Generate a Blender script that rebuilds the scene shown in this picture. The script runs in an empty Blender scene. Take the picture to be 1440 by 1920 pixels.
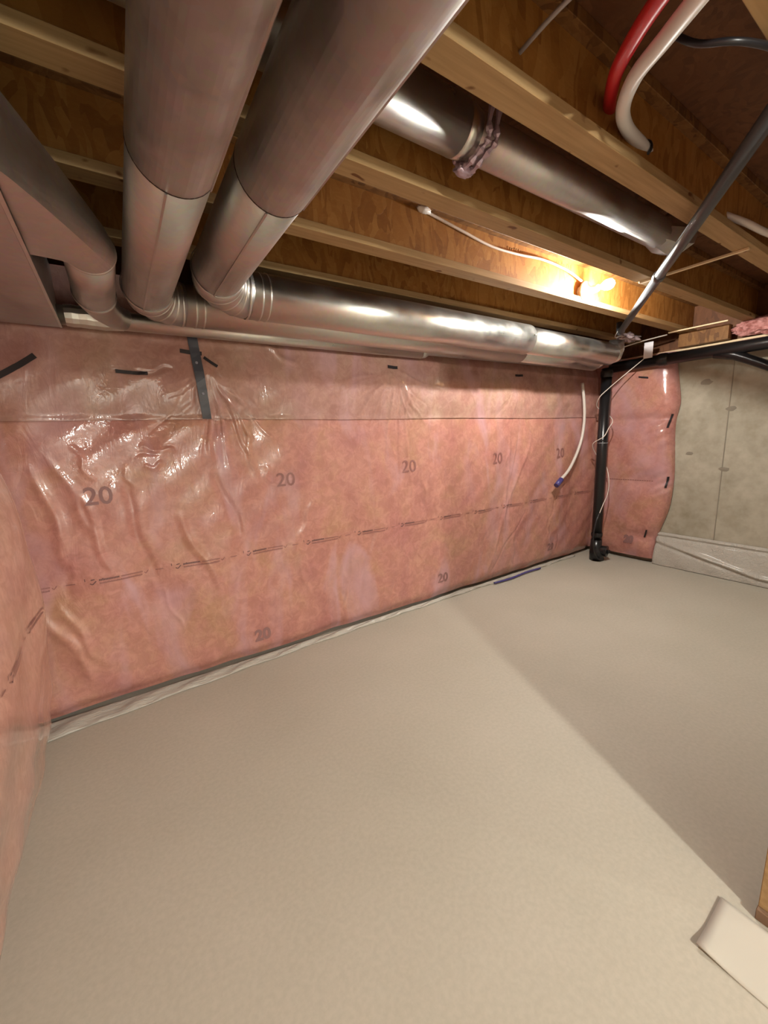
import bpy, bmesh, math, random
import numpy as np
from mathutils import Matrix, Vector
random.seed(4); rng = np.random.default_rng(4)
C = bpy.context.scene.collection
SC = bpy.context.scene
PI = math.pi
CAMZ = 1.5
# ---------------------------------------------------------------- camera
cam = bpy.data.cameras.new('camera'); camo = bpy.data.objects.new('camera', cam); C.objects.link(camo)
R_ = ((0.8334198827670437, -0.5514446840548773, -0.036332622203517906),
      (-0.1301876397368932, -0.13201378503054292, -0.9826614569736856),
      (0.5370870296965885, 0.8236996546008296, -0.18181419510635008))
rx, dn, fw = [Vector(r) for r in R_]
camo.matrix_world = Matrix(((rx.x, -dn.x, -fw.x, 0), (rx.y, -dn.y, -fw.y, 0), (rx.z, -dn.z, -fw.z, CAMZ), (0, 0, 0, 1)))
cam.sensor_fit = 'VERTICAL'; cam.sensor_height = 24; cam.lens = 746.74/1920*24
cam.clip_start = 0.02; cam.clip_end = 60
SC.camera = camo
# ---------------------------------------------------------------- world, lights, exposure
w = bpy.data.worlds.new('world'); SC.world = w; w.use_nodes = True
w.node_tree.nodes['Background'].inputs[0].default_value = (1, .93, .85, 1)
w.node_tree.nodes['Background'].inputs[1].default_value = 0.0
SC.view_settings.view_transform = 'Standard'; SC.view_settings.look = 'None'
SC.view_settings.exposure = 0.0; SC.view_settings.gamma = 1; SC.view_settings.use_curve_mapping = False
BULB = Vector((3.10, 1.63, 2.505))
def lamp(name, loc, power, col, rad):
    l = bpy.data.lights.new(name, 'POINT'); l.energy = power; l.color = col; l.shadow_soft_size = rad
    o = bpy.data.objects.new(name, l); o.location = loc; C.objects.link(o); return o
lamp('bulb_light', BULB, 165, (1, .97, .90), .035)
lamp('rear_bulb_light', (0.53, -2.28, 2.34), 400, (1, 1, .93), .085)
lamp('far_fill_light', (3.2, -2.77, 2.34), 70, (.98, 1, .93), .07)  # unseen lamp added as fill for the rest of the room
# ---------------------------------------------------------------- materials
def mat(name, col, rough=.6, metal=0, spec=.5, coat=0, coatr=.1):
    m = bpy.data.materials.new(name); m.use_nodes = True
    b = m.node_tree.nodes['Principled BSDF']
    b.inputs['Base Color'].default_value = (*col, 1); b.inputs['Roughness'].default_value = rough
    b.inputs['Metallic'].default_value = metal; b.inputs['Specular IOR Level'].default_value = spec
    b.inputs['Coat Weight'].default_value = coat; b.inputs['Coat Roughness'].default_value = coatr
    return m
def nd(m, t, **k):
    n = m.node_tree.nodes.new(t)
    for a, v in k.items():
        if a.startswith('i_'): n.inputs[a[2:].replace('_', ' ')].default_value = v
        else: setattr(n, a, v)
    return n
def lk(m, a, b): m.node_tree.links.new(a, b)
def coords(m, scale=(1, 1, 1), kind='Object'):
    tc = nd(m, 'ShaderNodeTexCoord'); mp = nd(m, 'ShaderNodeMapping'); mp.inputs['Scale'].default_value = scale
    lk(m, tc.outputs[kind], mp.inputs[0]); return mp.outputs[0]
def noise(m, vec, scale, detail=4, rough=.55, dist=0):
    n = nd(m, 'ShaderNodeTexNoise'); n.inputs['Scale'].default_value = scale; n.inputs['Detail'].default_value = detail
    n.inputs['Roughness'].default_value = rough; n.inputs['Distortion'].default_value = dist; lk(m, vec, n.inputs['Vector']); return n.outputs['Fac']
def ramp(m, fac, stops):
    r = nd(m, 'ShaderNodeValToRGB'); e = r.color_ramp.elements
    while len(e) < len(stops): e.new(.5)
    for el, (p, c) in zip(e, stops): el.position = p; el.color = (*c, 1)
    lk(m, fac, r.inputs[0]); return r.outputs[0]
def mix(m, fac, a, b, mode='MIX'):
    x = nd(m, 'ShaderNodeMix'); x.data_type = 'RGBA'; x.blend_type = mode
    for s, v in ((0, fac), (6, a), (7, b)):
        if isinstance(v, (int, float)): x.inputs[s].default_value = v
        elif isinstance(v, tuple): x.inputs[s].default_value = (*v, 1)
        else: lk(m, v, x.inputs[s])
    return x.outputs[2]
def bsdf(m): return m.node_tree.nodes['Principled BSDF']
def bump(m, h, strength, dist, target='Normal', prev=None):
    b = nd(m, 'ShaderNodeBump'); b.inputs['Strength'].default_value = strength; b.inputs['Distance'].default_value = dist
    lk(m, h, b.inputs['Height'])
    if prev is not None: lk(m, prev, b.inputs['Normal'])
    lk(m, b.outputs[0], bsdf(m).inputs[target]); return b.outputs[0]

# concrete floor
m_floor = mat('floor_concrete', (.45, .40, .33), .62, spec=.35)
v = coords(m_floor)
c = ramp(m_floor, noise(m_floor, v, 1.3, 5), [(.3, (.42, .39, .315)), (.7, (.48, .445, .37))])
c = mix(m_floor, .25, c, ramp(m_floor, noise(m_floor, v, 60, 3), [(.35, (.37, .34, .28)), (.65, (.51, .475, .40))]))
lk(m_floor, c, bsdf(m_floor).inputs['Base Color']); bump(m_floor, noise(m_floor, v, 140, 2), .05, .0015)
# concrete wall
m_conc = mat('wall_concrete', (.42, .38, .30), .8, spec=.25)
v = coords(m_conc)
c = ramp(m_conc, noise(m_conc, v, 2.2, 6), [(.32, (.25, .225, .155)), (.6, (.42, .385, .30))])
c = mix(m_conc, .3, c, ramp(m_conc, noise(m_conc, v, 11, 6), [(.35, (.30, .27, .20)), (.6, (.50, .46, .38))]))
lk(m_conc, c, bsdf(m_conc).inputs['Base Color']); bump(m_conc, noise(m_conc, v, 30, 5), .25, .003)
m_patch = mat('tie_patch_cement', (.24, .21, .16), .9)
# pink batts under clear poly sheet
def pinkmat(name, a, b, c3, veil, wr=.22):
    m = mat(name, a, .5, spec=.3, coat=1.0, coatr=.09)
    v = coords(m)
    c = ramp(m, noise(m, v, 3.2, 6, .6, .4), [(.3, a), (.5, b), (.7, c3)])
    cl = ramp(m, noise(m, v, 17, 6, .7, .8), [(.42, (.62, .50, .47)), (.62, (1, 1, 1))])
    c = mix(m, .45, c, cl, 'MULTIPLY')
    v2 = coords(m, (1.6, 1, .55))
    c = mix(m, ramp(m, noise(m, v2, 2.1, 3, .5, 1.2), [(.5, (0, 0, 0)), (.75, (veil,)*3)]), c, (.52, .31, .34))  # veil: greyish sheen of the sheet mixed into the colour in patches
    lk(m, c, bsdf(m).inputs['Base Color'])
    n1 = bump(m, noise(m, coords(m, (2.0, 2.0, .7)), 7, 4, .55, 1.5), wr, .012)
    n2 = bump(m, noise(m, v, 22, 2, .5, 1.5), wr*.8, .006, 'Coat Normal', n1)
    return m
m_pink = pinkmat('pink_batt_under_poly', (.47, .20, .175), (.53, .25, .195), (.50, .27, .17), .75)
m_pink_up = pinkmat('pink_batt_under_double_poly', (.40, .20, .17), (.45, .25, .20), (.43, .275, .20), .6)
m_pink_left = pinkmat('pink_batt_left_lit', (.62, .33, .26), (.66, .38, .29), (.64, .39, .28), .3, .07)  # lighter copy of the batt pink, with its stronger light in the colour
m_fluff = mat('raw_pink_fibre', (.60, .26, .24), .95, spec=.1)
v = coords(m_fluff); lk(m_fluff, ramp(m_fluff, noise(m_fluff, v, 25, 6), [(.35, (.36, .13, .11)), (.65, (.72, .36, .33))]), bsdf(m_fluff).inputs['Base Color'])
bump(m_fluff, noise(m_fluff, v, 60, 5), .8, .01)
m_ink = mat('grey_print_ink', (.16, .075, .07), .55)
m_ink2 = mat('faint_print_ink', (.27, .115, .10), .55)
m_ink3 = mat('mark_ink', (.26, .13, .12), .55)
m_black = mat('black_plastic', (.012, .011, .013), .35, spec=.5)
m_abs = mat('black_abs', (.010, .010, .011), .28, spec=.5)
m_tape = mat('black_tape', (.014, .008, .010), .5)
m_strapsteel = mat('dark_strip_behind_poly', (.045, .048, .065), .35)
m_film = mat('milky_poly_film', (.47, .44, .38), .42, spec=.5, coat=.2, coatr=.2)
v = coords(m_film); bump(m_film, noise(m_film, coords(m_film, (1, 3, 3)), 14, 5, .6, 1), .7, .02)
m_white = mat('white_plastic', (.72, .69, .66), .4)
m_hose = mat('grey_white_hose', (.60, .55, .50), .4)
m_red = mat('red_pipe_plastic', (.55, .008, .022), .35)
m_blue = mat('blue_plastic', (.06, .05, .20), .4)
m_cable = mat('white_cable', (.70, .62, .55), .45)
m_tag = mat('white_paper_tag', (.75, .73, .76), .6)
m_porc = mat('white_porcelain', (.85, .85, .83), .2)
m_card = mat('pale_board', (.52, .49, .42), .6)
m_drywall = mat('drywall', (.62, .60, .56), .8)
m_scrap = mat('crumpled_poly', (.36, .28, .29), .25, coat=.5)
# glowing bulb
m_glow = bpy.data.materials.new('lit_bulb'); m_glow.use_nodes = True
nt = m_glow.node_tree; nt.nodes.clear(); e_ = nt.nodes.new('ShaderNodeEmission'); o_ = nt.nodes.new('ShaderNodeOutputMaterial')
e_.inputs[0].default_value = (1, .95, .88, 1); e_.inputs[1].default_value = 40; nt.links.new(e_.outputs[0], o_.inputs[0])
# galvanised sheet
def galv(name, col, rough, spangle=.05):
    m = mat(name, col, rough, 1.0)
    v = coords(m)
    vo = nd(m, 'ShaderNodeTexVoronoi'); vo.inputs['Scale'].default_value = 55; lk(m, v, vo.inputs['Vector'])
    c = mix(m, spangle, col, vo.outputs['Color'], 'OVERLAY')
    lk(m, c, bsdf(m).inputs['Base Color'])
    r = ramp(m, noise(m, coords(m), 6, 4), [(.3, (rough*.8,)*3), (.7, (rough*1.25,)*3)]); lk(m, r, bsdf(m).inputs['Roughness'])
    bump(m, noise(m, coords(m), 4, 1), .03, .01)
    return m
m_galv = galv('galvanised_steel', (.53, .51, .49), .42)
m_galv2 = galv('galvanised_steel_bright', (.62, .61, .57), .34)
m_foil = galv('foil_tape', (.72, .71, .66), .38)
m_seam = mat('dark_seam', (.05, .035, .03), .6, .6)
# OSB
def osbmat(name, dark, mid, light):
    m = mat(name, mid, .6, spec=.3)
    v = coords(m, (1, 1, .38)); v1 = coords(m, (.5, 1, 1))
    vo = nd(m, 'ShaderNodeTexVoronoi'); vo.inputs['Scale'].default_value = 42; vo.inputs['Randomness'].default_value = 1
    nz = nd(m, 'ShaderNodeTexNoise'); nz.inputs['Scale'].default_value = 5; lk(m, v, nz.inputs['Vector'])
    ad = nd(m, 'ShaderNodeMix'); ad.data_type = 'VECTOR'; ad.inputs[0].default_value = .25
    lk(m, v, ad.inputs[4]); lk(m, nz.outputs['Color'], ad.inputs[5]); lk(m, ad.outputs[1], vo.inputs['Vector'])
    sx = nd(m, 'ShaderNodeSeparateColor'); lk(m, vo.outputs['Color'], sx.inputs[0])
    c = ramp(m, sx.outputs[0], [(0, dark), (.35, mid), (1, light)])
    c = mix(m, .32, c, ramp(m, noise(m, v1, 30, 6, .7, 2), [(.3, dark), (.55, mid), (.7, light)]))
    lk(m, c, bsdf(m).inputs['Base Color']); bump(m, sx.outputs[0], .5, .005)
    return m
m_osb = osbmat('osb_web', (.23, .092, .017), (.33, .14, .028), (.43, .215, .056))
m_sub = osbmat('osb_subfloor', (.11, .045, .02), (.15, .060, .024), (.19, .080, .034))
# spruce
m_wood = mat('spruce_lumber', (.6, .38, .18), .65, spec=.25)
c = ramp(m_wood, noise(m_wood, coords(m_wood, (.6, 14, 14)), 5, 5), [(.3, (.31, .195, .085)), (.7, (.42, .275, .13))])
k_ = ramp(m_wood, noise(m_wood, coords(m_wood, (1.6, 3, 3)), 7, 1), [(.70, (1, 1, 1)), (.76, (.35, .22, .14))])
c = mix(m_wood, 1.0, c, k_, 'MULTIPLY'); lk(m_wood, c, bsdf(m_wood).inputs['Base Color'])
m_topfl = osbmat('dimmed_strand_wood', (.11, .045, .014), (.20, .09, .026), (.28, .14, .045))  # strand wood with the dimness up by the subfloor put into its colour
m_lath = mat('cream_lath', (.80, .62, .38), .6)

# ---------------------------------------------------------------- mesh helpers
def link_mesh(name, verts, faces, m, parent=None, smooth=False):
    me = bpy.data.meshes.new(name); me.from_pydata([tuple(v) for v in verts], [], faces); me.validate()
    bm = bmesh.new(); bm.from_mesh(me); bmesh.ops.recalc_face_normals(bm, faces=bm.faces); bm.to_mesh(me); bm.free()
    me.materials.append(m)
    if smooth: me.polygons.foreach_set('use_smooth', [True]*len(me.polygons))
    o = bpy.data.objects.new(name, me); C.objects.link(o)
    if parent is not None:
        o.parent = parent; o.matrix_parent_inverse = parent.matrix_world.inverted() if False else Matrix.Translation(-Vector(parent.location)) if parent.parent is None else Matrix.Identity(4)
    return o
def link_stuff(*a):
    o = link_mesh(*a); o['kind'] = 'stuff'; return o
def tag(o, label, cat, group=None, kind=None):
    o['label'] = label; o['category'] = cat
    if group: o['group'] = group
    if kind: o['kind'] = kind
    return o
def struct(o, label=None):
    o['kind'] = 'structure'
    if label: o['label'] = label
    return o
def thing(name, label, cat, loc=(0, 0, 0), group=None):
    o = bpy.data.objects.new(name, None); C.objects.link(o); o.location = loc; o.empty_display_size = .05
    return tag(o, label, cat, group)
def G():  return ([], [])
def add(g, vs, fs):
    n = len(g[0]); g[0].extend(vs); g[1].extend([tuple(i+n for i in f) for f in fs])
def box(g, x0, x1, y0, y1, z0, z1, bev=0):
    b = bev
    if b == 0:
        vs = [(x, y, z) for x in (x0, x1) for y in (y0, y1) for z in (z0, z1)]
        add(g, vs, [(0, 1, 3, 2), (4, 6, 7, 5), (0, 4, 5, 1), (2, 3, 7, 6), (0, 2, 6, 4), (1, 5, 7, 3)]); return
    bm = bmesh.new(); bmesh.ops.create_cube(bm, size=1)
    for v in bm.verts: v.co = Vector(((x0+x1)/2+v.co.x*(x1-x0), (y0+y1)/2+v.co.y*(y1-y0), (z0+z1)/2+v.co.z*(z1-z0)))
    bmesh.ops.bevel(bm, geom=bm.edges[:], offset=b, segments=1, affect='EDGES')
    bm.verts.ensure_lookup_table(); bm.verts.index_update()
    add(g, [tuple(v.co) for v in bm.verts], [tuple(v.index for v in f.verts) for f in bm.faces]); bm.free()
def obox(name, x0, x1, y0, y1, z0, z1, m, parent=None, bev=0):
    g = G(); box(g, x0, x1, y0, y1, z0, z1, bev); return link_mesh(name, g[0], g[1], m, parent)
def spline(pts, n=8):
    P = [Vector(p) for p in pts]; P = [P[0]*2-P[1]]+P+[P[-1]*2-P[-2]]; out = []
    for i in range(1, len(P)-2):
        a, b, c_, d = P[i-1:i+3]
        for k in range(n):
            t = k/n; out.append(.5*((2*b)+(c_-a)*t+(2*a-5*b+4*c_-d)*t*t+(3*b-a-3*c_+d)*t**3))
    out.append(P[-2]); return out
def sweep(g, pts, r, seg=16, cap=True):
    P = [Vector(p) for p in pts]; n = len(P); rs = r if isinstance(r, (list, tuple)) else [r]*n
    T = []
    for i in range(n):
        a = (P[i]-P[i-1]).normalized() if i else (P[1]-P[0]).normalized()
        b = (P[i+1]-P[i]).normalized() if i < n-1 else a
        T.append(((a+b).normalized(), a))
    up = Vector((0, 0, 1)) if abs(T[0][0].z) < .9 else Vector((1, 0, 0))
    nrm = T[0][0].cross(up).normalized(); vs = []
    for i in range(n):
        t = T[i][0]
        if i: nrm = (nrm - t*nrm.dot(t)).normalized()
        bn = t.cross(nrm)
        for k in range(seg):
            a = 2*PI*k/seg; vs.append(tuple(P[i]+(nrm*math.cos(a)+bn*math.sin(a))*rs[i]))
    fs = [(i*seg+k, i*seg+(k+1) % seg, (i+1)*seg+(k+1) % seg, (i+1)*seg+k) for i in range(n-1) for k in range(seg)]
    if cap: fs += [tuple(range(seg)), tuple((n-1)*seg+k for k in range(seg))]
    add(g, vs, fs)
def tube(name, pts, r, m, parent=None, seg=16, smooth=True, cap=True):
    g = G(); sweep(g, pts, r, seg, cap); o = link_mesh(name, g[0], g[1], m, parent)
    if smooth:
        for p in o.data.polygons: p.use_smooth = len(p.vertices) == 4
    return o
def ring(name, c, axis, r, w, m, parent, t=.0022):
    a = Vector(axis).normalized(); c = Vector(c)
    return tube(name, [c-a*w/2, c-a*w/2, c-a*w*.25, c+a*w*.25, c+a*w/2, c+a*w/2][1:-1], [r, r+t, r+t, r], m, parent, 40, True, False)
def lumpy(name, c, s, m, amp=.25, sub=4, seed=0, parent=None, freq=3.0):
    from mathutils import noise as N
    bm = bmesh.new(); bmesh.ops.create_icosphere(bm, subdivisions=sub, radius=1)
    for v in bm.verts:
        d = N.noise(v.co*freq+Vector((seed, seed*2, 0)))+.5*N.noise(v.co*freq*2.3+Vector((seed, 0, seed)))
        v.co = v.co*(1+amp*d); v.co = Vector((c[0]+v.co.x*s[0], c[1]+v.co.y*s[1], c[2]+v.co.z*s[2]))
    me = bpy.data.meshes.new(name); bm.to_mesh(me); bm.free(); me.materials.append(m)
    me.polygons.foreach_set('use_smooth', [True]*len(me.polygons))
    o = bpy.data.objects.new(name, me); C.objects.link(o)
    if parent: o.parent = parent; o.matrix_parent_inverse = Matrix.Translation(-Vector(parent.location))
    return o

# ================================================================ SETTING
XL, XR, YB, YF = -.70, 4.95, 2.86, -3.3
JZ, JH, SP = 2.43, .30, .4875          # underside of joists, depth, spacing
SUBZ = JZ+JH
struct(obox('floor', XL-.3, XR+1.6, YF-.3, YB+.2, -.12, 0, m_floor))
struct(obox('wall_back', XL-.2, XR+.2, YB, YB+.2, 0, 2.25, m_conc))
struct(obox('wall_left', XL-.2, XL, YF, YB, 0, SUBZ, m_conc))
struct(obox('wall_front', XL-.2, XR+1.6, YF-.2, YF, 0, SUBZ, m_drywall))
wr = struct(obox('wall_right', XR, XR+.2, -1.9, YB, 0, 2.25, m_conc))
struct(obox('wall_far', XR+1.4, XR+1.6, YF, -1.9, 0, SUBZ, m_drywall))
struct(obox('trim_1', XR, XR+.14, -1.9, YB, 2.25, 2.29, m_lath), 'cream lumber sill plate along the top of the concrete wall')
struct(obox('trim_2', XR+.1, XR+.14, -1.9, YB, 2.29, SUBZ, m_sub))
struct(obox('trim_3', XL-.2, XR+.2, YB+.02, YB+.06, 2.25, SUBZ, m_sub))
# form-tie patches and panel joints of the poured wall
for (y, z, s) in ((1.44, 1.66, .042), (1.44, 1.08, .040), (1.74, 1.23, .034), (1.66, 1.93, .05), (.62, 1.66, .04), (.62, 1.08, .04)):
    a = [(XR-.002-.004*(k == 0), y+(0 if k == 0 else s*(.8+.4*random.random())*math.cos(k*PI/6)), z+(0 if k == 0 else s*.55*(.8+.4*random.random())*math.sin(k*PI/6))) for k in range(13)]
    link_mesh('tie_patch', a, [(0, k, k % 12+1) for k in range(1, 13)], m_patch, wr)
for y in (1.455, .62, -.20):
    obox('panel_joint', XR-.004, XR+.001, y-.0035, y+.0035, 0, 2.25, m_patch, wr)
# subfloor: OSB sheets butted together above the joists
cl = bpy.data.objects.new('ceiling', None); C.objects.link(cl); struct(cl)
yy = YF
while yy < YB+.1:
    xx = XL-.2-(.6 if int(yy*10) % 2 else 0)
    while xx < XR+1.5:
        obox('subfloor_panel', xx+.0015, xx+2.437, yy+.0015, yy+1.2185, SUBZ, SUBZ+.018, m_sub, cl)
        xx += 2.44
    yy += 1.22
# joists over the rest of the room, behind the viewpoint
for k in range(5, 12):
    yn = 2.3925-k*SP; g = G()
    for (a, b, c_, d) in ((-.089, 0, JZ, JZ+.038), (-.049, -.039, JZ+.038, SUBZ-.039), (-.089, 0, SUBZ-.039, SUBZ-.001)): box(g, XL+.01, XR+1.38, yn+a, yn+b, c_, d)
    o = link_mesh('joist', g[0], g[1], m_wood, None); o.parent = cl
# ================================================================ I-JOISTS
JN = [2.3925-k*SP for k in range(5)]   # north edge of each flange
jl = ['wooden I-joist nearest the pink wall, just above the fat steel duct',
      'wooden I-joist with printed lamplit golden web that carries the lit bulb',
      'wooden I-joist between the bulb bay and the duct bay, golden brown underside',
      'wooden I-joist with pale knotty underside, red and white pipes run into it',
      'wooden I-joist at the top right corner with a black cable loop under it']
jo = []
for k, yn in enumerate(JN):
    t = thing('i_joist', jl[k], 'joist', (2.2, yn-.0445, JZ), 'ceiling joists')
    x0, x1 = XL+.01, XR+.09
    obox('bottom_flange', x0, x1, yn-.089, yn, JZ, JZ+.038, m_wood, t, .002)
    obox('top_flange', x0, x1, yn-.089, yn, SUBZ-.039, SUBZ-.001, m_topfl, t, .002)
    obox('web', x0, x1, yn-.0495, yn-.0395, JZ+.038, SUBZ-.039, m_osb, t)
    jo.append(t)
def text_mesh(s, size, m, name, parent, mapf, bold=0.0, align='CENTER'):
    cu = bpy.data.curves.new('txt', 'FONT'); cu.body = s; cu.size = size; cu.align_x = align; cu.align_y = 'CENTER'; cu.offset = bold; cu.resolution_u = 3
    ob = bpy.data.objects.new('txt', cu); C.objects.link(ob); bpy.context.view_layer.update()
    me = bpy.data.meshes.new_from_object(ob.evaluated_get(bpy.context.evaluated_depsgraph_get()))
    vs = [mapf(v.co.x, v.co.y) for v in me.vertices]; fs = [tuple(p.vertices) for p in me.polygons]
    bpy.data.objects.remove(ob); bpy.data.meshes.remove(me)
    o = link_mesh(name, vs, fs, m, parent); o['kind'] = 'stuff'; return o
# ink on the lit web, upside down as in the photograph
yw = JN[1]-.0498-.0015
for (s, x, z, sz) in (('10-40X', 2.80, 2.655, .075), ('CLOSER', 2.30, 2.65, .036), ('TOP UP', 2.50, 2.65, .036)):
    if s == '10-40X': text_mesh(s, sz, mat('web_ink', (.22, .11, .03), .6), 'printed_mark', jo[1], lambda a, b, x=x, z=z: (x-a, yw, z-b))
    else:   # a run of blurred unreadable stamp strokes
        g = G()
        for q in range(9):
            a0 = x-.09+q*.021; h = random.uniform(.012, .026); box(g, a0, a0+.004, yw, yw+.001, z-h/2, z+h/2); box(g, a0, a0+.014, yw, yw+.001, z+h/2-.004, z+h/2)
        link_stuff('printed_mark', g[0], g[1], mat('web_ink_faint', (.33, .17, .05), .6), jo[1])
# flange nails / knots on the lit flange
# ================================================================ INSULATION
FOLDS = [[-0.3,1.49,-0.16,1.01,3,1],[-0.21,1.34,-0.11,0.77,3,1],[-0.37,1.44,-0.28,0.83,4,1],[-0.01,1.35,0.08,0.71,4,-1],[0.48,1.35,0.65,0.76,4,-1],[0.24,1.11,0.46,0.55,4,1],[-0.2,1.54,-0.13,1.32,2,1],[1.86,2.01,1.74,0.91,2,1],[1.93,2.0,1.87,0.92,2,-1],[1.97,2.0,2.03,0.76,2,1],[2.01,1.88,2.0,1.24,1.5,-1],[3.28,1.57,3.19,0.5,2.5,1],[3.41,1.57,3.23,0.71,2,-1],[3.62,1.56,2.89,0.06,3,1],[3.53,0.7,2.96,0.09,2,-1],[1.45,0.78,1.33,0.04,3,1],[1.66,0.97,1.45,0.16,3,-1],[1.14,1.11,1.0,0.82,3,1],[1.86,2.01,1.4,1.71,2,1],[1.86,2.01,1.27,1.8,2,1],[1.86,2.01,1.48,1.63,1.5,1],[1.86,2.01,1.62,1.59,1.5,1],[1.86,2.01,2.19,1.58,2,1],[1.86,2.01,2.41,1.87,2,1],[1.86,2.01,2.05,1.56,1.5,1],[1.86,2.01,1.2,1.87,2,1],[0.52,1.98,0.6,1.27,2,1],[0.53,1.95,0.73,1.4,2,1],[0.54,1.92,0.9,1.5,2,1],[0.5,1.95,0.48,1.38,2,1],[0.1,1.5,0.29,1.47,2,1],[0.08,1.45,0.29,1.5,1.5,-1],[0.11,1.38,0.22,1.4,2,1],[-0.48,0.72,-0.25,0.17,4,1],[-0.37,0.7,-0.24,0.3,3,1],[0.34,1.94,0.13,1.9,2,-1],[0.68,1.74,0.74,1.26,2.5,1],[0.85,2.13,1.09,1.99,3,1]]
for k in range(46):   # small random creases
    x = rng.uniform(-.4, 4.3); z = rng.uniform(.15, 1.5); L = rng.uniform(.1, .4); a = rng.uniform(-.35, .35)
    FOLDS.append([x, z, x+L*math.sin(a), z-L*math.cos(a), rng.uniform(1.2, 3), rng.choice([-1, 1])*.6])
for k in range(60):   # fine fans below the pins
    px, pz = ((1.86, 2.0), (.5, 1.95), (3.36, 2.03))[k % 3]; a = rng.uniform(-1.0, 1.0); L = rng.uniform(.3, .6)
    FOLDS.append([px+.1*math.sin(a), pz-.1*math.cos(a), px+L*math.sin(a), pz-L*math.cos(a), 1.1, rng.choice([-1, 1])*.7])
_ph = rng.uniform(0, 6, 12)
def dimple(X, Z):
    h = .010*np.sin(2*PI*X/.61+_ph[0]+.3*np.sin(3*Z))*np.sin(PI*np.clip(Z/1.65, 0, 1))
    h += .006*np.sin(5.1*X+3.1*Z+_ph[1])+.005*np.sin(9*X-5*Z+_ph[2])+.003*np.sin(17*X+11*Z+_ph[3])+.002*np.sin(23*X-29*Z+_ph[4])
    shp = h.shape; h = h.ravel(); Xr, Zr = np.broadcast_to(X, shp).ravel(), np.broadcast_to(Z, shp).ravel()
    for x0, z0, x1, z1, w_, s in FOLDS:
        m_ = w_*.02+.03
        i = np.nonzero((Xr > min(x0, x1)-m_) & (Xr < max(x0, x1)+m_) & (Zr > min(z0, z1)-m_) & (Zr < max(z0, z1)+m_))[0]
        if not len(i): continue
        Xi, Zi = Xr[i], Zr[i]
        dx, dz = x1-x0, z1-z0; L2 = dx*dx+dz*dz; t = ((Xi-x0)*dx+(Zi-z0)*dz)/L2
        L = math.sqrt(L2); d = ((Xi-x0)*dz-(Zi-z0)*dx)/L + .012*np.sin(9*t+x0*7)
        W = w_*.0065
        h[i] += s*.0028*w_*np.exp(-(d/W)**2)*np.clip(1-np.abs(2*np.clip(t, -.2, 1.2)-1)**4, 0, 1)
    h = h.reshape(shp)
    return h
YS = 2.672
def blanket_y(X, Z):
    # battens pinch at the flap (z 1.65), the floor line and the pins on top
    bulge = .022*np.sin(PI*np.clip((Z-.02)/1.63, 0, 1))**.6*(Z < 1.65) + .018*np.sin(PI*np.clip((Z-1.65)/.42, 0, 1))*(Z >= 1.65)
    edge = .035*np.exp(-((Z-.03)/.05)**2)
    return YS-bulge+edge-dimple(X, Z)
def grid_mesh(name, xs, zs, f, m, parent=None):
    X, Z = np.meshgrid(xs, zs); V = f(X, Z); nx, nz = len(xs), len(zs)
    co = np.stack([a.ravel() for a in V], 1)
    i = np.arange(nz-1)[:, None]*nx+np.arange(nx-1)[None, :]
    q = np.stack([i, i+1, i+nx+1, i+nx], -1).reshape(-1, 4)
    me = bpy.data.meshes.new(name); me.vertices.add(len(co)); me.vertices.foreach_set('co', co.ravel().astype('f'))
    me.loops.add(q.size); me.loops.foreach_set('vertex_index', q.ravel().astype('i'))
    me.polygons.add(len(q)); me.polygons.foreach_set('loop_start', np.arange(0, q.size, 4, dtype='i'))
    me.polygons.foreach_set('use_smooth', np.ones(len(q), bool)); me.update(calc_edges=True); me.validate(); me.materials.append(m)
    o = bpy.data.objects.new(name, me); C.objects.link(o)
    if parent: o.parent = parent; o.matrix_parent_inverse = Matrix.Translation(-Vector(parent.location))
    return o
bk = thing('insulation_blanket', 'long pink insulation under wrinkled clear plastic along the back wall', 'insulation', (2, YS, .03), 'pink wall insulation')
def lowf(X, Z):
    Y = blanket_y(X, Z); return X, Y, Z
grid_mesh('batt', np.arange(XL+.02, 4.80, .0065), np.concatenate([[.032, .04], np.arange(.05, 1.662, .0075)]), lowf, m_pink, bk)
def upf(X, Z):
    Y = blanket_y(X, Z)-.006*np.exp(-((Z-1.652)/.02)**2)-.004
    return X, Y+.05*np.clip((Z-2.1)/.15, 0, 1), Z+.0035*np.sin(3*X)*(Z < 1.66)
grid_mesh('upper_sheet', np.arange(XL+.02, 4.80, .0065), np.arange(1.650, 2.42, .0075), upf, m_pink_up, bk)
obox('batt_core', XL+.02, 4.80, YS+.06, YB-.005, .05, 2.42, m_fluff, bk)
def ys(x, z): return float(blanket_y(np.array([x]), np.array([z]))[0])
def pressed(ax, az, rot=0, lift=.0035):
    cr, sr = math.cos(rot), math.sin(rot)
    def f(a, b):
        x = ax+a*cr-b*sr; z = az+a*sr+b*cr; return (x, ys(x, z)-lift, z)
    return f
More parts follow.
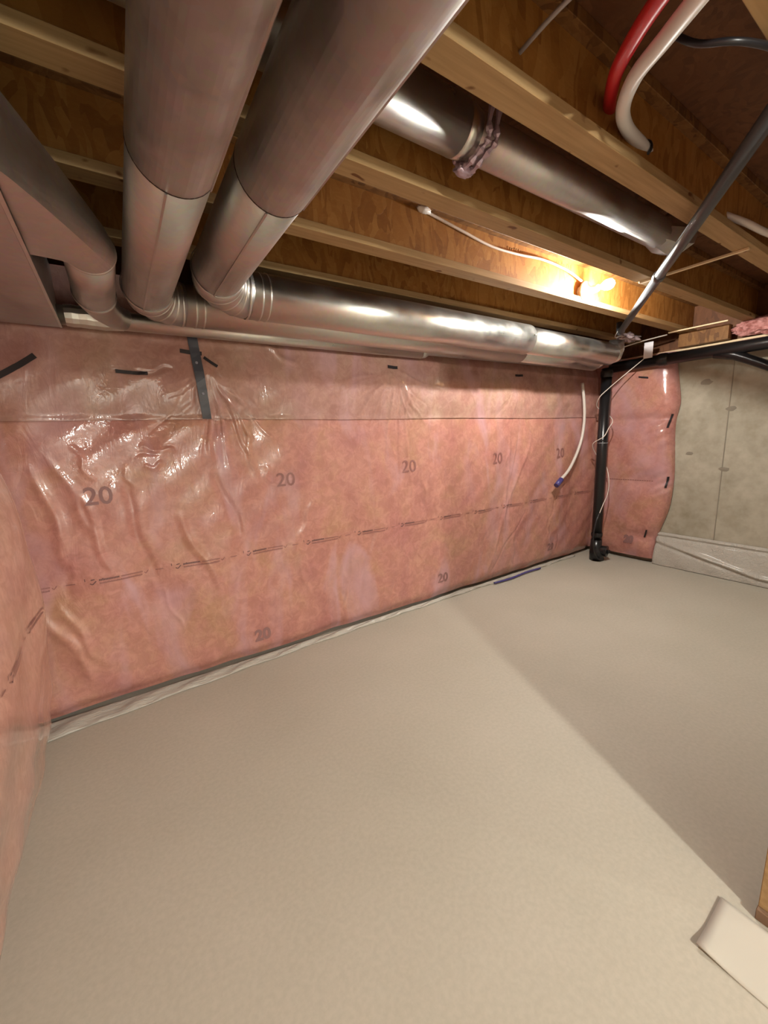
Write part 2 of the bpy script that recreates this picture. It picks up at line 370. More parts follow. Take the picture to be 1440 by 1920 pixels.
# the printed row: tick mark, bold words, finer words, second line, small tick, dash
def strip(g, f, a0, a1, b0, b1, n):
    for k in range(n):
        p, q = a0+(a1-a0)*k/n, a0+(a1-a0)*(k+1)/n
        add(g, [f(p, b0), f(q, b0), f(q, b1), f(p, b1)], [(0, 1, 2, 3)])
lb_ = None
def printrow(parent, f, s=1.0, words=True):
    g = G()
    strip(g, f, -.010*s, -.006*s, .002*s, .018*s, 1)                       # small upright
    for (p, q) in (((.012, -.012), (.024, -.020)), ((.024, -.020), (.042, -.002)), ((.018, .006), (.036, .008))):
        v0, v1 = Vector(p)*s, Vector(q)*s; n = (v1-v0).normalized(); n = Vector((-n.y, n.x))*.0030*s
        add(g, [f(*(v0+n)), f(*(v1+n)), f(*(v1-n)), f(*(v0-n))], [(0, 1, 2, 3)])
    link_stuff('printed_mark', g[0], g[1], m_ink, parent)
    g = G(); x = .055
    rr = random.Random(7)
    while x < .150:                                                        # bold letters
        wd = .0062; strip(g, f, x*s, (x+wd)*s, -.004*s, (.006+.003*(rr.random() > .6))*s, 1); x += wd+.0012
    link_stuff('printed_mark', g[0], g[1], m_ink if parent is not lb_ else m_ink2, parent)
    g = G(); x = .160
    while x < .262:
        wd = .0045; strip(g, f, x*s, (x+wd)*s, -.0025*s, .004*s, 1); x += wd+.0014
    x = .056
    while x < .258:
        wd = .0045; strip(g, f, x*s, (x+wd)*s, -.021*s, (-.014+.002*(rr.random() > .6))*s, 1); x += wd+.0014
    for (p, q) in (((.272, -.004), (.280, -.014)), ((.280, -.014), (.294, .004))):
        v0, v1 = Vector(p)*s, Vector(q)*s; n = (v1-v0).normalized(); n = Vector((-n.y, n.x))*.0022*s
        add(g, [f(*(v0+n)), f(*(v1+n)), f(*(v1-n)), f(*(v0-n))], [(0, 1, 2, 3)])
    strip(g, f, .330*s, .372*s, -.006*s, -.001*s, 6)
    link_stuff('printed_mark', g[0], g[1], m_ink2, parent)
for k in range(-1, 12):
    x = -.235+.424*k
    if x > 4.5 or x < -.68: continue
    printrow(bk, pressed(x, .785))
for x, z, s, sz, b in ((-.12, 1.245, '20', .135, .002), (.934, 1.243, '20', .13, .001), (2.005, 1.26, '20', .14, .001), (3.08, 1.264, '20', .15, .002), (4.10, 1.264, '20', .15, .002), (.682, .175, '20', .11, .005), (2.356, .212, '20', .12, .003), (4.0, .206, '20', .11, .004)):
    text_mesh(s, sz, m_ink3 if x < .5 or z < 1 else m_ink2, 'printed_mark', bk, pressed(x, z), b)
# bent black strip behind the sheet, with two screws
bs = thing('metal_strap', 'dark blue-grey metal strip with screws seen through the plastic, upper left wall', 'strap', (.46, YS, 1.65))
g = G(); n = 14
for k in range(n):
    def P(k, sx): 
        t = k/n; x = .478-.034*t+sx*(.050+.004*t)*.5; z = 1.655+.475*t; return (x, ys(x, z)-.014, z)
    add(g, [P(k, -1), P(k, 1), P(k+1, 1), P(k+1, -1)], [(0, 1, 2, 3)])
o = link_mesh('strip', g[0], g[1], m_strapsteel, bs); sm = o.modifiers.new('s', 'SOLIDIFY'); sm.thickness = .003
for (x, z) in ((.452, 1.975), (.468, 1.80)):
    tube('screw_head', [(x, ys(x, z)-.014, z), (x, ys(x, z)-.021, z)], [.009, .007], mat('dull_screw', (.22, .22, .26), .4), bs, 10)
# black tape tabs pinning the plastic
def tab(x, z, L, wd, rot, label, up=False):
    t0 = thing('tape_tab', label, 'tape', (x, ys(x, z)-.004, z), 'black tape tabs pinning the plastic')
    g = G(); cr, sr = math.cos(rot), math.sin(rot); f = pressed(x, z, rot, .011)
    for k in range(8):
        a0, a1 = -L/2+L*k/8, -L/2+L*(k+1)/8; sag = lambda a: -.002*math.cos(a/L*PI)
        add(g, [f(a0, -wd/2+sag(a0)), f(a1, -wd/2+sag(a1)), f(a1, wd/2+sag(a1)), f(a0, wd/2+sag(a0))], [(0, 1, 2, 3)])
    o = link_mesh('strip', g[0], g[1], m_tape, t0); sm = o.modifiers.new('s', 'SOLIDIFY'); sm.thickness = .003
tab(.12, 1.905, .15, .018, -.03, 'short black tape tab left of the dark metal strip')
tab(.43, 2.035, .115, .022, -.08, 'black tape tab crossing the top of the dark metal strip')
tab(.53, 1.985, .085, .016, -.62, 'brown-black tape tab slanting just right of the dark metal strip')
tab(1.86, 2.04, .085, .022, -.05, 'small black tape tab above the fan of creases mid wall')
tab(3.36, 2.055, .10, .020, .03, 'small black tape tab below the duct joint, right part of back wall')
# left wall blanket: bulges out toward the floor in front of the corner
lb = thing('insulation_blanket', 'bulging pale pink insulation roll end down the left edge', 'insulation', (XL+.1, 1.2, .02), 'pink wall insulation')
def leftf(Yg, Z):
    bul = .170*np.sin(PI*np.clip((Z+.02)/1.68, 0, 1))**.42*(Z < 1.655) + .10*np.sin(PI*np.clip((Z-1.655)/.5, 0, 1))*(Z >= 1.655)
    endr = np.sqrt(np.clip(1-np.clip((Yg-2.28)/.30, 0, 1)**2, 0, 1))
    X = -.555+bul*(.35+.65*endr)-.02*(1-endr)+.005*np.sin(7*Yg+4*Z)+.004*np.sin(13*Z-9*Yg)+.0025*np.sin(31*Z+17*Yg)*np.exp(-((Z-.25)/.25)**2)*2
    X = X-.02*np.exp(-((Z-.03)/.05)**2)
    return X, Yg, Z
grid_mesh('batt', np.arange(-1.2, 2.63, .012), np.arange(.012, 2.088, .012), leftf, m_pink_left, lb)
obox('batt_core', XL+.005, -.60, -1.2, 2.60, .03, 2.08, m_fluff, lb)
def leftp(y0, z0):
    def f(a, b):
        X, Y, Z = leftf(np.array([y0+a]), np.array([z0+b])); return (float(X[0])+.003, y0+a, z0+b)
    return f
lb_ = lb
for k in range(-2, 3): 
    if .55+.424*k+.38 < 2.5: printrow(lb, leftp(1.60+.424*k, .80), 1.0)
tab(-.355, 1.905, .19, .026, .62, 'long slanting black tape tab at the left edge above the pink bulge')
# corner blanket on the concrete wall, between drain pipe and bare concrete
cb = thing('insulation_blanket', 'short pink insulation panel in the right corner beside the black drain pipe', 'insulation', (4.87, 2.3, .03), 'pink wall insulation')
_e0 = 1.87
def cornf(Yg, Z):
    zz = np.clip(Z, 0, 2.3); yl = _e0+.05*np.sin(zz*4.2+1)*.4-.03*np.exp(-((zz-1.75)/.14)**2)+.07*np.exp(-((zz-.25)/.28)**2)+.06*np.exp(-((zz-2.2)/.2)**2)
    t = (Yg-1.86)/(2.78-1.86); Y = yl+t*(2.78-yl)
    e = np.clip(t/.16, 0, 1); th = .11*np.sqrt(1-(1-e)**2+1e-6)
    pin = 1-.30*np.exp(-((Z-.93)/.10)**2)*np.exp(-(t/.7)**2)-.3*np.exp(-((Z-1.60)/.06)**2)-.35*np.exp(-((Z-.30)/.07)**2)*np.exp(-(t/.4)**2)-.25*np.exp(-((Z-.03)/.08)**2)
    w1 = .004*np.sin(60*(Z-1.57)+30*t)*np.exp(-(t/.3)**2)*np.exp(-((Z-1.5)/.25)**2)+.004*np.sin(70*Z+40*t)*np.exp(-(t/.25)**2)*np.exp(-((Z-.88)/.15)**2)
    X = XR-.006-th*pin-w1-.005*np.sin(9*Y+5*Z)-.003*np.sin(17*Y-14*Z)
    return X, Y, Z
grid_mesh('batt', np.arange(1.86, 2.781, .008), np.arange(.05, 2.27, .008), cornf, m_pink, cb)
def cornp(y0, z0):
    def f(a, b):
        X, Y, Z = cornf(np.array([y0-a]), np.array([z0+b])); return (float(X[0])-.004, float(Y[0]), z0+b)
    return f
text_mesh('20', .11, m_ink3, 'printed_mark', cb, cornp(2.15, .235), .010)
g = G(); f = cornp(2.45, .93)
for k in range(22): strip(g, f, -.1+k*.024, -.1+k*.024+.017, -.004, .004, 1)
link_stuff('printed_mark', g[0], g[1], m_ink2, cb)
def ctab(y, z, L, vert, label):
    f = cornp(y, z); X = f(0, 0)
    t0 = thing('tape_tab', label, 'tape', X, 'black tape tabs pinning the plastic'); g = G(); w2 = .0085
    for k in range(6):
        a0, a1 = -L/2+L*k/6, -L/2+L*(k+1)/6
        q = [(s*w2+.12*a, a) if vert else (a, s*w2-.2*a) for a, s in ((a0, -1), (a1, -1), (a1, 1), (a0, 1))]
        add(g, [Vector(f(*p))+Vector((-.006, 0, 0)) for p in q], [(0, 1, 2, 3)])
    o = link_mesh('strip', g[0], g[1], m_tape, t0); sm = o.modifiers.new('s', 'SOLIDIFY'); sm.thickness = .003
ctab(2.16, 2.045, .10, False, 'black tape tab lying level near the top of the corner panel')
ctab(1.895, 1.57, .14, True, 'upright black tape tab, highest on the edge beside bare concrete')
ctab(1.90, .925, .12, True, 'upright black tape tab, middle one on the edge beside bare concrete')
ctab(1.97, .335, .09, True, 'upright black tape tab, lowest on the edge beside bare concrete')
# ================================================================ PLASTIC FILM AT THE WALL BASE
def filmback(X, T):
    wd = np.interp(X, [-.7, -.5, .2, .65, 1.0, 1.6, 2.5, 4.5], [.15, .135, .085, .06, .045, .03, .02, .015])
    Y = 2.675-T*(wd+.012)+.006*np.sin(14*X)*T
    Z = .012*(1-T)**2+.006+.008*np.sin(PI*T*1.0)+.006*np.sin(19*X+5*T)*T*(1-T)*4+.004*np.sin(41*X)*T
    Z = np.where(T > .98, .002, Z)
    return X, Y, Z
o = grid_mesh('plastic_film', np.arange(-.62, 4.5, .02), np.linspace(0, 1, 14), filmback, m_film)
sm = o.modifiers.new('s', 'SOLIDIFY'); sm.thickness = .002
tag(o, 'narrow crumpled clear film along the floor under the long pink wall', 'plastic film')
def filmright(Yg, T):
    # a sheet pinned at z .36 on the concrete, sagging out to the floor
    t2 = T; out = .085*np.sin(np.clip(t2, 0, 1)*PI/2)
    k = np.clip((1.95-Yg)/.9, 0, 1)
    Z = .355*(1-t2)+.004
    X = XR-.008-out-.010*np.exp(-((t2-.06)/.035)**2)+.010*np.exp(-((t2-.13)/.03)**2)-.022*np.exp(-((t2-(.25+.55*k))/.07)**2)*np.clip(k*3, .3, 1)+.014*np.exp(-((t2-(.36+.50*k))/.05)**2)-.003*np.sin(23*Yg+9*t2)
    return X, Yg, Z
o = grid_mesh('plastic_film', np.arange(-1.8, 1.97, .02), np.linspace(0, 1, 70), filmright, m_film)
sm = o.modifiers.new('s', 'SOLIDIFY'); sm.thickness = .002
tag(o, 'wide milky plastic sheet folded along the foot of the concrete wall', 'plastic film')
o = tube('tape_scrap', spline([(3.0, 2.61, .02), (3.25, 2.60, .016), (3.5, 2.615, .02), (3.75, 2.61, .016)], 6), .010, m_blue, seg=8)
tag(o, 'strip of dark blue tape lying at the foot of the long pink wall', 'tape')

# ================================================================ DUCTS
def arc(c, r, a0, a1, z0, z1, n=5):
    return [(c[0]+r*math.cos(a0+(a1-a0)*k/n), c[1]+r*math.sin(a0+(a1-a0)*k/n), z0+(z1-z0)*k/n) for k in range(n+1)]
def duct_run(label, xa, ra, za, yb, rb, zb, seams, xjoint, xend, er):
    t = thing('air_duct', label, 'duct', (xa, 1.0, za-ra), 'round ducts')
    ys0 = [-1.6]+seams+[yb-er-.0]
    for k in range(len(ys0)-1):
        rr = ra if k % 2 == 0 else ra-.002
        tube('pipe_section', [(xa, ys0[k]-(.03 if k else 0), za), (xa, ys0[k+1]-.001, za)], rr, m_galv, t, 48)
        if k: ring('seam_lip', (xa, ys0[k]-.003, za), (0, 1, 0), ra, .006, m_seam, t, .0008)
    # lengthwise lock seam low on the right flank
    for (a, y0, y1) in ((math.radians(-38), -1.6, seams[0]), (math.radians(-105), seams[0], yb-er)):
        g = G(); cx, cz = xa+ra*math.cos(a), za+ra*math.sin(a)
        u = Vector((-math.sin(a), 0, math.cos(a)))*.003; nn = Vector((math.cos(a), 0, math.sin(a)))*.004
        vs = []
        for y in (y0, y1):
            for (p, q) in ((-1, -.5), (-1, 1), (1, 1), (1, -.5)): vs.append(Vector((cx, y, cz))+u*p+nn*q)
        add(g, vs, [(0, 1, 2, 3), (4, 5, 6, 7), (0, 4, 5, 1), (1, 5, 6, 2), (2, 6, 7, 3), (3, 7, 4, 0)])
        link_mesh('lock_seam', g[0], g[1], m_galv, t)
    # gored elbow
    ap = arc((xa+er, yb-er), er, PI, PI/2, za, zb, 4)
    el = tube('elbow', ap, [ra+.002]+[ra+.001]*3+[rb+.002], m_galv, t, 48, smooth=True)
    for k in range(5):
        p = Vector(ap[k]); a = PI-PI/2*k/4; d = (math.sin(a), -math.cos(a), 0)
        ring('elbow_bead', p, d, (ra if k < 4 else rb)+.0015, .012, m_galv2, el, .003)
    tube('pipe_section', [(xa+er, yb, zb), (xjoint, yb, zb)], rb, m_galv2, t, 48)
    for dx in (.06, .10): ring('crimp', (xa+er+dx, yb, zb), (1, 0, 0), rb, .010, m_galv2, t, .003)
    tube('pipe_section', [(xjoint-.02, yb, zb-.002), (xend, yb, zb-.01)], rb-.010, m_galv2, t, 48)
    ring('seam_lip', (xjoint, yb, zb), (1, 0, 0), rb-.004, .008, m_seam, t, .002)
    tube('boot', [(xend-.03, yb, zb-.01), (xend+.05, yb, zb), (xend+.07, yb-.02, zb+.05), (xend+.07, yb-.03, zb+.12)], [rb-.012, rb-.012, rb-.03, rb-.05], m_galv2, t, 32)
    return t
d2 = duct_run('fat round steel duct nearer the bulb, elbowing along the wall', .492, .1135, 2.283, 2.235, .1135, 2.252, [1.29], 2.90, 4.20, .16)
d1 = duct_run('fat round steel duct second from the bulb, left neighbour of the fattest one', .215, .105, 2.235, 2.452, .103, 2.226, [1.25], 3.1, 4.30, .16)
# strap screws on the near run
for (x) in (2.87,):
    tube('screw_head', [(x, 2.12, 2.262), (x, 2.112, 2.262)], .005, m_foil, d2, 8)
# duct 0: boxy takeoff from the trunk, round collar, slim pipe along the wall
d0 = thing('air_duct', 'boxy steel takeoff and slim round pipe running right along the wall top', 'duct', (0, 1.9, 2.1), 'round ducts')
cx, cz, rr = .004, 2.200, .084
NS = 40; rows = 9
def rectpt(k):
    # rectangle on the trunk flank, going round in the same sense as the circle seen from +Y
    a = 2*PI*k/NS; ca, sa = math.cos(a), math.sin(a)
    s = 1/max(abs(ca), abs(sa)); u, w_ = ca*s, sa*s
    return Vector((-.152, 1.53-.25*u, 2.218+.100*w_))
def circ(k):
    a = 2*PI*k/NS; return Vector((cx-rr*math.cos(a)*-1*1.0, 1.86, cz+rr*math.sin(a)))
vs = []
for r in range(rows):
    t_ = r/(rows-1)
    for k in range(NS):
        p, q = rectpt(k), circ(k)
        x = p.x+(q.x-p.x)*min(1, t_*1.05); y = p.y+(q.y-p.y)*t_**1.1; z = p.z+(q.z-p.z)*t_
        vs.append((x, y, z))
fs = [(r*NS+k, r*NS+(k+1) % NS, (r+1)*NS+(k+1) % NS, (r+1)*NS+k) for r in range(rows-1) for k in range(NS)]
o = link_mesh('takeoff_boot', vs, fs, m_galv, d0, True)
o.data.polygons.foreach_set('use_smooth', [False]*len(o.data.polygons))
ring('seam_lip', (cx, 1.865, cz), (0, 1, 0), rr, .012, m_galv2, d0, .003)
tube('pipe_section', [(cx, 1.85, cz), (cx, 2.36, cz)], rr-.002, m_galv, d0, 40)
ap = [(cx, 2.36, cz), (cx+.005, 2.42, cz-.005), (cx+.03, 2.50, cz-.02), (cx+.07, 2.57, cz-.038), (cx+.12, 2.598, 2.158)]
tube('elbow', ap, [rr, rr-.006, .072, .060, .052], m_galv, d0, 36)
ring('elbow_bead', (cx, 2.36, cz), (0, 1, 0), rr, .012, m_galv2, d0, .003)
tube('pipe_section', [(-.16, 2.598, 2.150), (2.10, 2.598, 2.156)], .046, m_galv2, d0, 32)
tube('reducer', [(2.09, 2.598, 2.156), (2.13, 2.598, 2.160), (2.17, 2.595, 2.170), (4.2, 2.595, 2.190)], [.047, .044, .032, .032], m_galv, d0, 24)
tube('foil_wrap', [(-.13, 2.598, 2.150), (-.10, 2.598, 2.151), (-.075, 2.598, 2.15), (-.04, 2.598, 2.152), (-.01, 2.598, 2.149), (.03, 2.598, 2.151), (.06, 2.598, 2.15), (.11, 2.598, 2.15)], [.049, .053, .050, .054, .051, .055, .051, .048], m_foil, d0, 13, smooth=False)
# trunk
tk = thing('trunk_duct', 'large flat-bottomed rectangular steel trunk duct at the upper left edge', 'duct', (-.36, 1, 2.1))
obox('casing', -.57, -.158, -2.4, 2.64, 2.10, 2.38, m_galv, tk, .003)
for y in (.45,): obox('drive_cleat', -.575, -.153, y-.012, y+.012, 2.094, 2.386, m_galv2, tk, .003)
obox('side_flange', -.160, -.150, -2.4, 2.64, 2.099, 2.104, m_galv2, tk)
# duct in the joist bay with its foil hanger
d3 = thing('air_duct', 'round steel duct tucked up between two joists, strapped with foil tape', 'duct', (1.5, 1.17, 2.47), 'round ducts')
tube('pipe_section', [(-.1, 1.17, 2.545), (1.13, 1.17, 2.545)], .082, m_galv2, d3, 40)
tube('reducer', [(1.12, 1.17, 2.545), (1.15, 1.17, 2.545), (1.19, 1.17, 2.545)], [.083, .080, .070], m_galv2, d3, 40)
tube('pipe_section', [(1.18, 1.17, 2.545), (2.62, 1.17, 2.550)], .072, m_galv, d3, 40)
tube('end_boot', [(2.60, 1.17, 2.55), (2.70, 1.17, 2.56), (2.84, 1.17, 2.60)], [.074, .095, .12], m_galv, d3, 8, smooth=False)
hs = thing('duct_hanger', 'crumpled pinkish foil strap slung round the duct between the joists', 'strap', (1.2, 1.17, 2.46))
m_hs = mat('pinkish_foil', (.45, .34, .40), .35, .5)
for (dx, ph) in ((0, 0), (.035, .3)):
    pts = []
    for k in range(11):
        a = PI*.02+PI*.96*k/10; pts.append((1.185+dx+.012*math.sin(3*a+ph), 1.17-.088*math.cos(a), 2.545-.093*math.sin(a)-.006*math.sin(5*a)))
    pts = [(1.20+dx, 1.07, 2.62)]+pts+[(1.17+dx, 1.275, 2.62)]
    tube('strap_band', spline(pts, 3), [.010+.004*math.sin(k*1.7) for k in range(len(spline(pts, 3)))], m_hs, hs, 6, smooth=False)
lumpy('foil_knot', (1.185, 1.20, 2.445), (.038, .022, .014), m_hs, .5, 3, 2, hs, 2.5)
# ================================================================ BULB FIXTURE on the lit joist
bx, by, bz = 3.03, JN[1]-.089, 2.507
fx = thing('light_fixture', 'bare lit bulb in a white porcelain lampholder on the joist', 'lamp', (bx, by, bz))
g = G(); sweep(g, [(bx, by+.038, bz), (bx, by-.004, bz)], .052, 8); link_mesh('junction_box', g[0], g[1], m_white, fx)
prof = [(.004, .072), (-.006, .074), (-.016, .068), (-.024, .040), (-.052, .027), (-.085, .025), (-.097, .022)]
tube('lampholder', [(bx, by+a, bz) for a, r in prof], [r for a, r in prof], m_porc, fx, 28)
prof = [(-.05, .013), (-.070, .014), (-.085, .022), (-.105, .033), (-.128, .036), (-.150, .030), (-.164, .015), (-.168, .002)]
b_ = tube('bulb', [(bx, by+a, bz) for a, r in [(a-.042, r) for a, r in prof]], [r for a, r in prof], m_glow, fx, 24)
bpy.data.objects['bulb_light'].location = (bx, by-.128-.045, bz-.045)
# cable along the lit web
o = tube('cable', spline([(1.50, 1.84, 2.685), (1.62, 1.845, 2.675), (1.80, 1.84, 2.648), (2.05, 1.845, 2.622), (2.3, 1.842, 2.625), (2.55, 1.838, 2.64), (2.8, 1.83, 2.62), (2.98, 1.82, 2.575)], 6), .0075, m_cable, seg=8)
tag(o, 'flat white electrical cable running along the golden web to the bulb', 'cable')
o = lumpy('cable_connector', (1.52, 1.835, 2.685), (.045, .02, .018), m_white, .2, 3, 5); tag(o, 'small white plastic cable clip at the far end of the bulb cable', 'clip')
# ================================================================ PIPES AND CABLES in the right joist bays
wp = thing('water_pipe', 'thick white plastic pipe looping down into the pale joist', 'pipe', (1.3, .7, 2.45))
wpts = [(.90, .16, 2.32), (1.033, .363, 2.335), (1.109, .459, 2.36), (1.201, .557, 2.40), (1.304, .672, 2.44), (1.45, .777, 2.48), (1.615, .845, 2.52), (1.80, .885, 2.553), (1.90, .905, 2.56)]
tube('pipe_run', spline(wpts, 6), .0205, m_white, wp, 16)
ring('sleeve', (1.835, .892, 2.555), (.95, .25, .1), .022, .02, m_black, wp, .006)
rp = thing('water_pipe', 'bright red plastic pipe beside the thick white one at the top', 'pipe', (1.2, .6, 2.45))
tube('pipe_run', spline([(.86, .20, 2.345), (1.0, .40, 2.365), (1.085, .515, 2.40), (1.185, .62, 2.44), (1.293, .716, 2.48), (1.42, .80, 2.53), (1.52, .86, 2.57), (1.60, .905, 2.60)], 6), .0195, m_red, rp, 16)
o = tube('water_pipe', spline([(2.66, .895, 2.53), (2.78, .84, 2.50), (2.95, .815, 2.49), (3.2, .80, 2.50), (3.5, .86, 2.55)], 6), .016, m_cable, seg=12)
tag(o, 'short pale pipe at the right edge beyond the slanting dark grey pipe', 'pipe')
o = tube('cable', spline([(1.02, .45, 2.50), (1.045, .62, 2.52), (1.06, .76, 2.535), (1.09, .90, 2.552)], 6), .006, mat('grey_cable', (.35, .31, .30), .4), seg=8)
tag(o, 'thin grey cable dropping into a hole in the pale joist near the top', 'cable')
o = tube('cable', spline([(1.34, .60, 2.50), (1.345, .545, 2.445), (1.37, .485, 2.418), (1.42, .455, 2.415), (1.50, .43, 2.418), (1.62, .40, 2.415), (1.8, .37, 2.41)], 6), .008, m_black, seg=8)
tag(o, 'black cable loop hanging under the joist in the top right corner', 'cable')
vp = thing('vent_pipe', 'long dark grey pipe slanting under the joists past the bulb', 'pipe', (2.7, 1.15, 2.35))
A_, B_ = Vector((1.10, .08, 2.372)), Vector((3.98, 2.035, 2.372))
m_dgrey = mat('dark_grey_pipe', (.055, .057, .062), .3)
tube('pipe_run', [A_, B_], .026, m_dgrey, vp, 24)
dv = (B_-A_).normalized()
ring('coupling', A_+dv*2.02, dv, .027, .06, m_dgrey, vp, .006); ring('coupling', B_-dv*.05, dv, .027, .07, m_dgrey, vp, .006)
tube('elbow', [B_, B_+dv*.04+Vector((0, 0, .01)), B_+dv*.055+Vector((0, 0, .10))], .025, m_dgrey, vp, 16)
tube('hanger_wire', spline([(3.93, 1.98, 2.43), (3.90, 2.02, 2.36), (3.96, 2.06, 2.335), (4.0, 2.02, 2.36), (4.0, 2.0, 2.43)], 4), .003, m_foil, vp, 6)
# laths
for (x0, y0, x1, y1, z, wd, lb_) in ((4.70, 1.46, 4.70, 1.93, 2.418, .024, 'cream wood lath under the joists above the black pipe, bright end'),
                                (2.945, .86, 2.945, 1.40, 2.418, .020, 'thin pale lath under the joists right of the duct end')):
    o = obox('wood_lath', x0-wd/2, x0+wd/2, y0, y1, z, z+.0115, m_lath, None, .001); tag(o, lb_, 'lath')
o = tube('cable', spline([(4.70, 1.94, 2.41), (4.62, 2.15, 2.38), (4.50, 2.3, 2.33), (4.45, 2.36, 2.30)], 5), .006, m_cable, seg=8); tag(o, 'pale cable end trailing from the cream lath toward the corner', 'cable')
o = obox('blocking', 4.86, 4.95, 1.50, 1.90, 2.295, 2.425, m_topfl); tag(o, 'short wooden block on top of the concrete wall under the joists', 'block')  # darker wood colour stands in for the weak light on this block
o = lumpy('insulation_scrap', (4.93, 1.26, 2.37), (.07, .22, .075), m_fluff, .35, 5, 3); tag(o, 'loose raw pink fibre stuffed on top of the concrete wall', 'insulation')
o = lumpy('plastic_scrap', (4.32, 2.13, 2.385), (.15, .06, .030), m_scrap, .7, 4, 9, None, 2.2); tag(o, 'crumpled greyish plastic between duct end and white tag', 'plastic scrap')
# ================================================================ BLACK DRAIN PIPES
dp = thing('drain_pipe', 'black vertical drain pipe standing in the right corner', 'pipe', (4.53, 2.42, 0))
PXc, PYc = 4.56, 2.44
tube('stack', [(PXc, PYc, .16), (PXc, PYc, 2.16)], .054, m_abs, dp, 28)
tube('base_fitting', [(PXc, PYc, .24), (PXc, PYc, .14), (PXc-.005, PYc-.01, .10), (PXc-.008, PYc-.02, .0)], [.058, .064, .075, .078], m_abs, dp, 28)
tube('cleanout', [(PXc, PYc, .12), (PXc+.02, PYc-.08, .115), (PXc+.028, PYc-.11, .112), (PXc+.030, PYc-.118, .112)], [.056, .060, .066, .066], m_abs, dp, 24)
obox('cleanout_nut', PXc+.010, PXc+.050, PYc-.140, PYc-.116, .092, .132, m_abs, dp, .003)
ring('coupling', (PXc, PYc, .30), (0, 0, 1), .056, .05, m_abs, dp, .006)
ring('cable_tie', (PXc, PYc, 1.36), (0, 0, 1), .054, .006, mat('grey_tie', (.35, .35, .37), .4), dp, .003)
ring('coupling', (PXc, PYc, 2.10), (0, 0, 1), .056, .07, m_abs, dp, .006)
hp = thing('drain_pipe', 'black horizontal drain pipe high along the concrete wall', 'pipe', (4.75, 1.0, 2.12))
HX = 4.755
tube('pipe_run', [(HX, 2.50, 2.185), (HX, .9, 2.185), (HX, -1.8, 2.20)], .055, m_abs, hp, 28)
ring('coupling', (HX, 1.98, 2.185), (0, 1, 0), .055, .10, m_abs, hp, .008)
tube('wye', [(HX, 1.55, 2.165), (HX+.01, 1.40, 2.125), (HX+.02, 1.28, 2.06), (HX+.02, 1.10, 1.955), (HX+.02, .6, 1.70)], [.045, .043, .040, .038, .038], m_abs, hp, 20)
o = obox('paper_tag', 4.690, 4.6915, 2.055, 2.140, 2.215, 2.372, m_tag); o.rotation_euler = (0, 0, 0)
tag(o, 'small white paper tag hanging over the black horizontal pipe', 'tag')
# thin wires round the stack
o = tube('cable', spline([(4.70, 2.14, 2.215), (4.60, 2.30, 2.05), (4.46, 2.365, 1.93), (4.44, 2.44, 1.85), (4.55, 2.52, 1.76), (4.66, 2.46, 1.68), (4.61, 2.37, 1.60), (4.53, 2.365, 1.52), (4.465, 2.38, 1.43), (4.47, 2.50, 1.35), (4.60, 2.52, 1.22), (4.66, 2.44, 1.10), (4.63, 2.38, .95), (4.62, 2.375, .79), (4.52, 2.365, .68), (4.44, 2.36, .58)], 6), .0045, m_cable, seg=8)
tag(o, 'thin white wire spiralling down the black vertical pipe', 'cable')
o = tube('cable', spline([(4.44, 2.36, .58), (4.385, 2.36, .50), (4.34, 2.36, .36), (4.36, 2.36, .20), (4.45, 2.36, .06), (4.50, 2.34, .02)], 6), .0085, m_black, seg=8)
tag(o, 'black cable loop bowing left at the foot of the vertical pipe', 'cable')
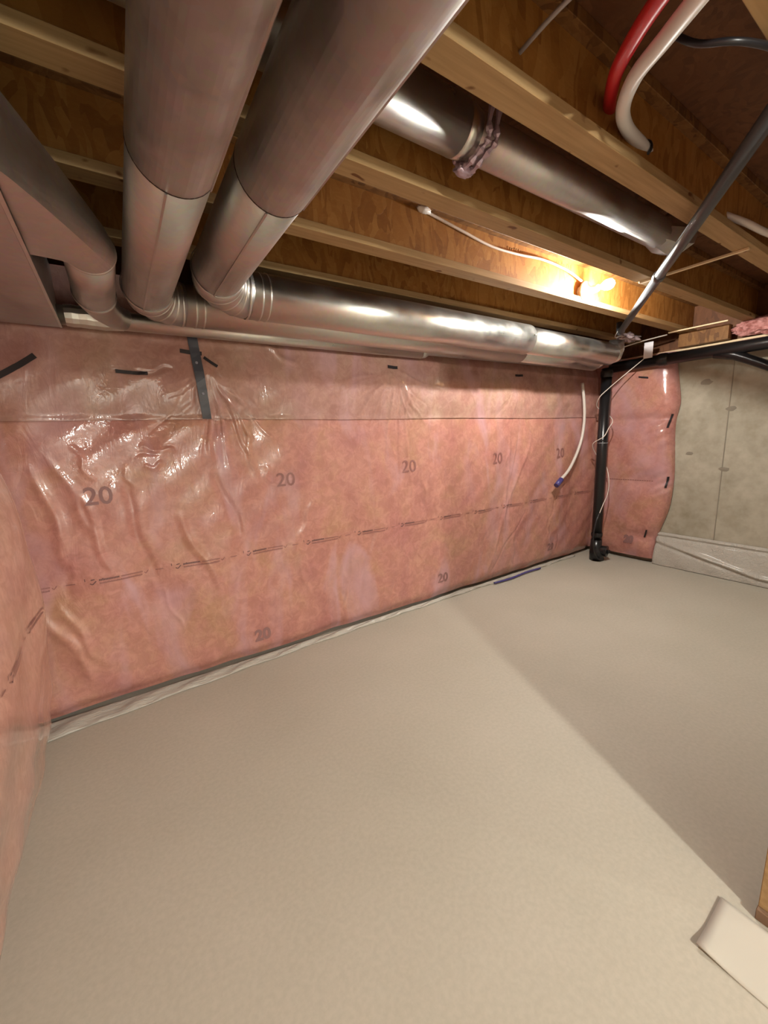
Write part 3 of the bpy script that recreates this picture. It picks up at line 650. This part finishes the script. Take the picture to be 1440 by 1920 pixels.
# hose hanging on the wall
hz = thing('hose', 'curved grey-white hose hanging off the pink wall left of the black pipe', 'hose', (4.2, 2.6, 1.4))
tube('tube', spline([(4.37, 2.60, 2.02), (4.40, 2.585, 1.80), (4.41, 2.58, 1.62), (4.37, 2.575, 1.42), (4.27, 2.57, 1.24), (4.13, 2.565, 1.08), (3.96, 2.56, .975)], 8), .0155, m_hose, hz, 14)
tube('end_cap', [(3.995, 2.56, .990), (3.90, 2.557, .93)], .027, m_blue, hz, 14)
# ================================================================ PARTITION END and floor sheet at the right edge
pw = thing('stud_wall', 'tan wooden stud at the right edge of the picture near the floor', 'wall frame', (1.9, .12, 0))
X0 = 1.466
obox('bottom_plate', X0-.014, 4.3, .127, .217, 0, .038, mat('brown_plate', (.20, .12, .07), .8), pw, .002)  # plate is a darker brown than the studs
obox('stud', X0, X0+.038, .127, .216, .038, JZ-.04, m_wood, pw, .002)
for k in range(1, 7): obox('stud', X0+k*.406, X0+k*.406+.038, .127, .216, .038, JZ-.04, m_wood, pw, .002)
obox('top_plate', X0, 4.3, .127, .216, JZ-.04, JZ-.002, m_wood, pw, .002)
obox('sheathing', X0+.002, 4.3, .113, .126, .01, JZ-.004, m_drywall, pw)
def sheetf(X, T):
    Y = -.75+T*1.04
    Z = .006+.002*np.sin(9*X+7*T)+.010*np.exp(-((T-1)/.06)**2)*np.exp(-((X-1.225)/.05)**2)
    return X, Y+.02*(X-1.2), Z
o = grid_mesh('floor_sheet', np.linspace(1.225, 1.435, 16), np.linspace(0, 1, 40), sheetf, m_card)
sm = o.modifiers.new('s', 'SOLIDIFY'); sm.thickness = .004
tag(o, 'pale thin sheet lying on the floor in the lower right corner', 'sheet')
# fixtures for the rear bulb and for the added, unseen fill lamp
for (nm, loc, lab) in (('rear_bulb_light', (.53, -2.28, 2.34), 'bare bulb hanging behind the viewpoint'), ('far_fill_light', (3.2, -2.77, 2.34), 'added unseen fill bulb beyond the stud wall')):
    t = thing('light_fixture', lab, 'lamp', (loc[0], loc[1], 2.6))
    x, y, z = loc
    tube('cord', [(x, y, SUBZ), (x, y, z+.12)], .004, m_black, t, 8)
    tube('socket', [(x, y, z+.12), (x, y, z+.07)], .018, m_porc, t, 12)
    tube('bulb', [(x, y, z+.07), (x, y, z+.04), (x, y, z+.015)], [.012, .016, .026], m_porc, t, 16)
bpy.context.view_layer.update()
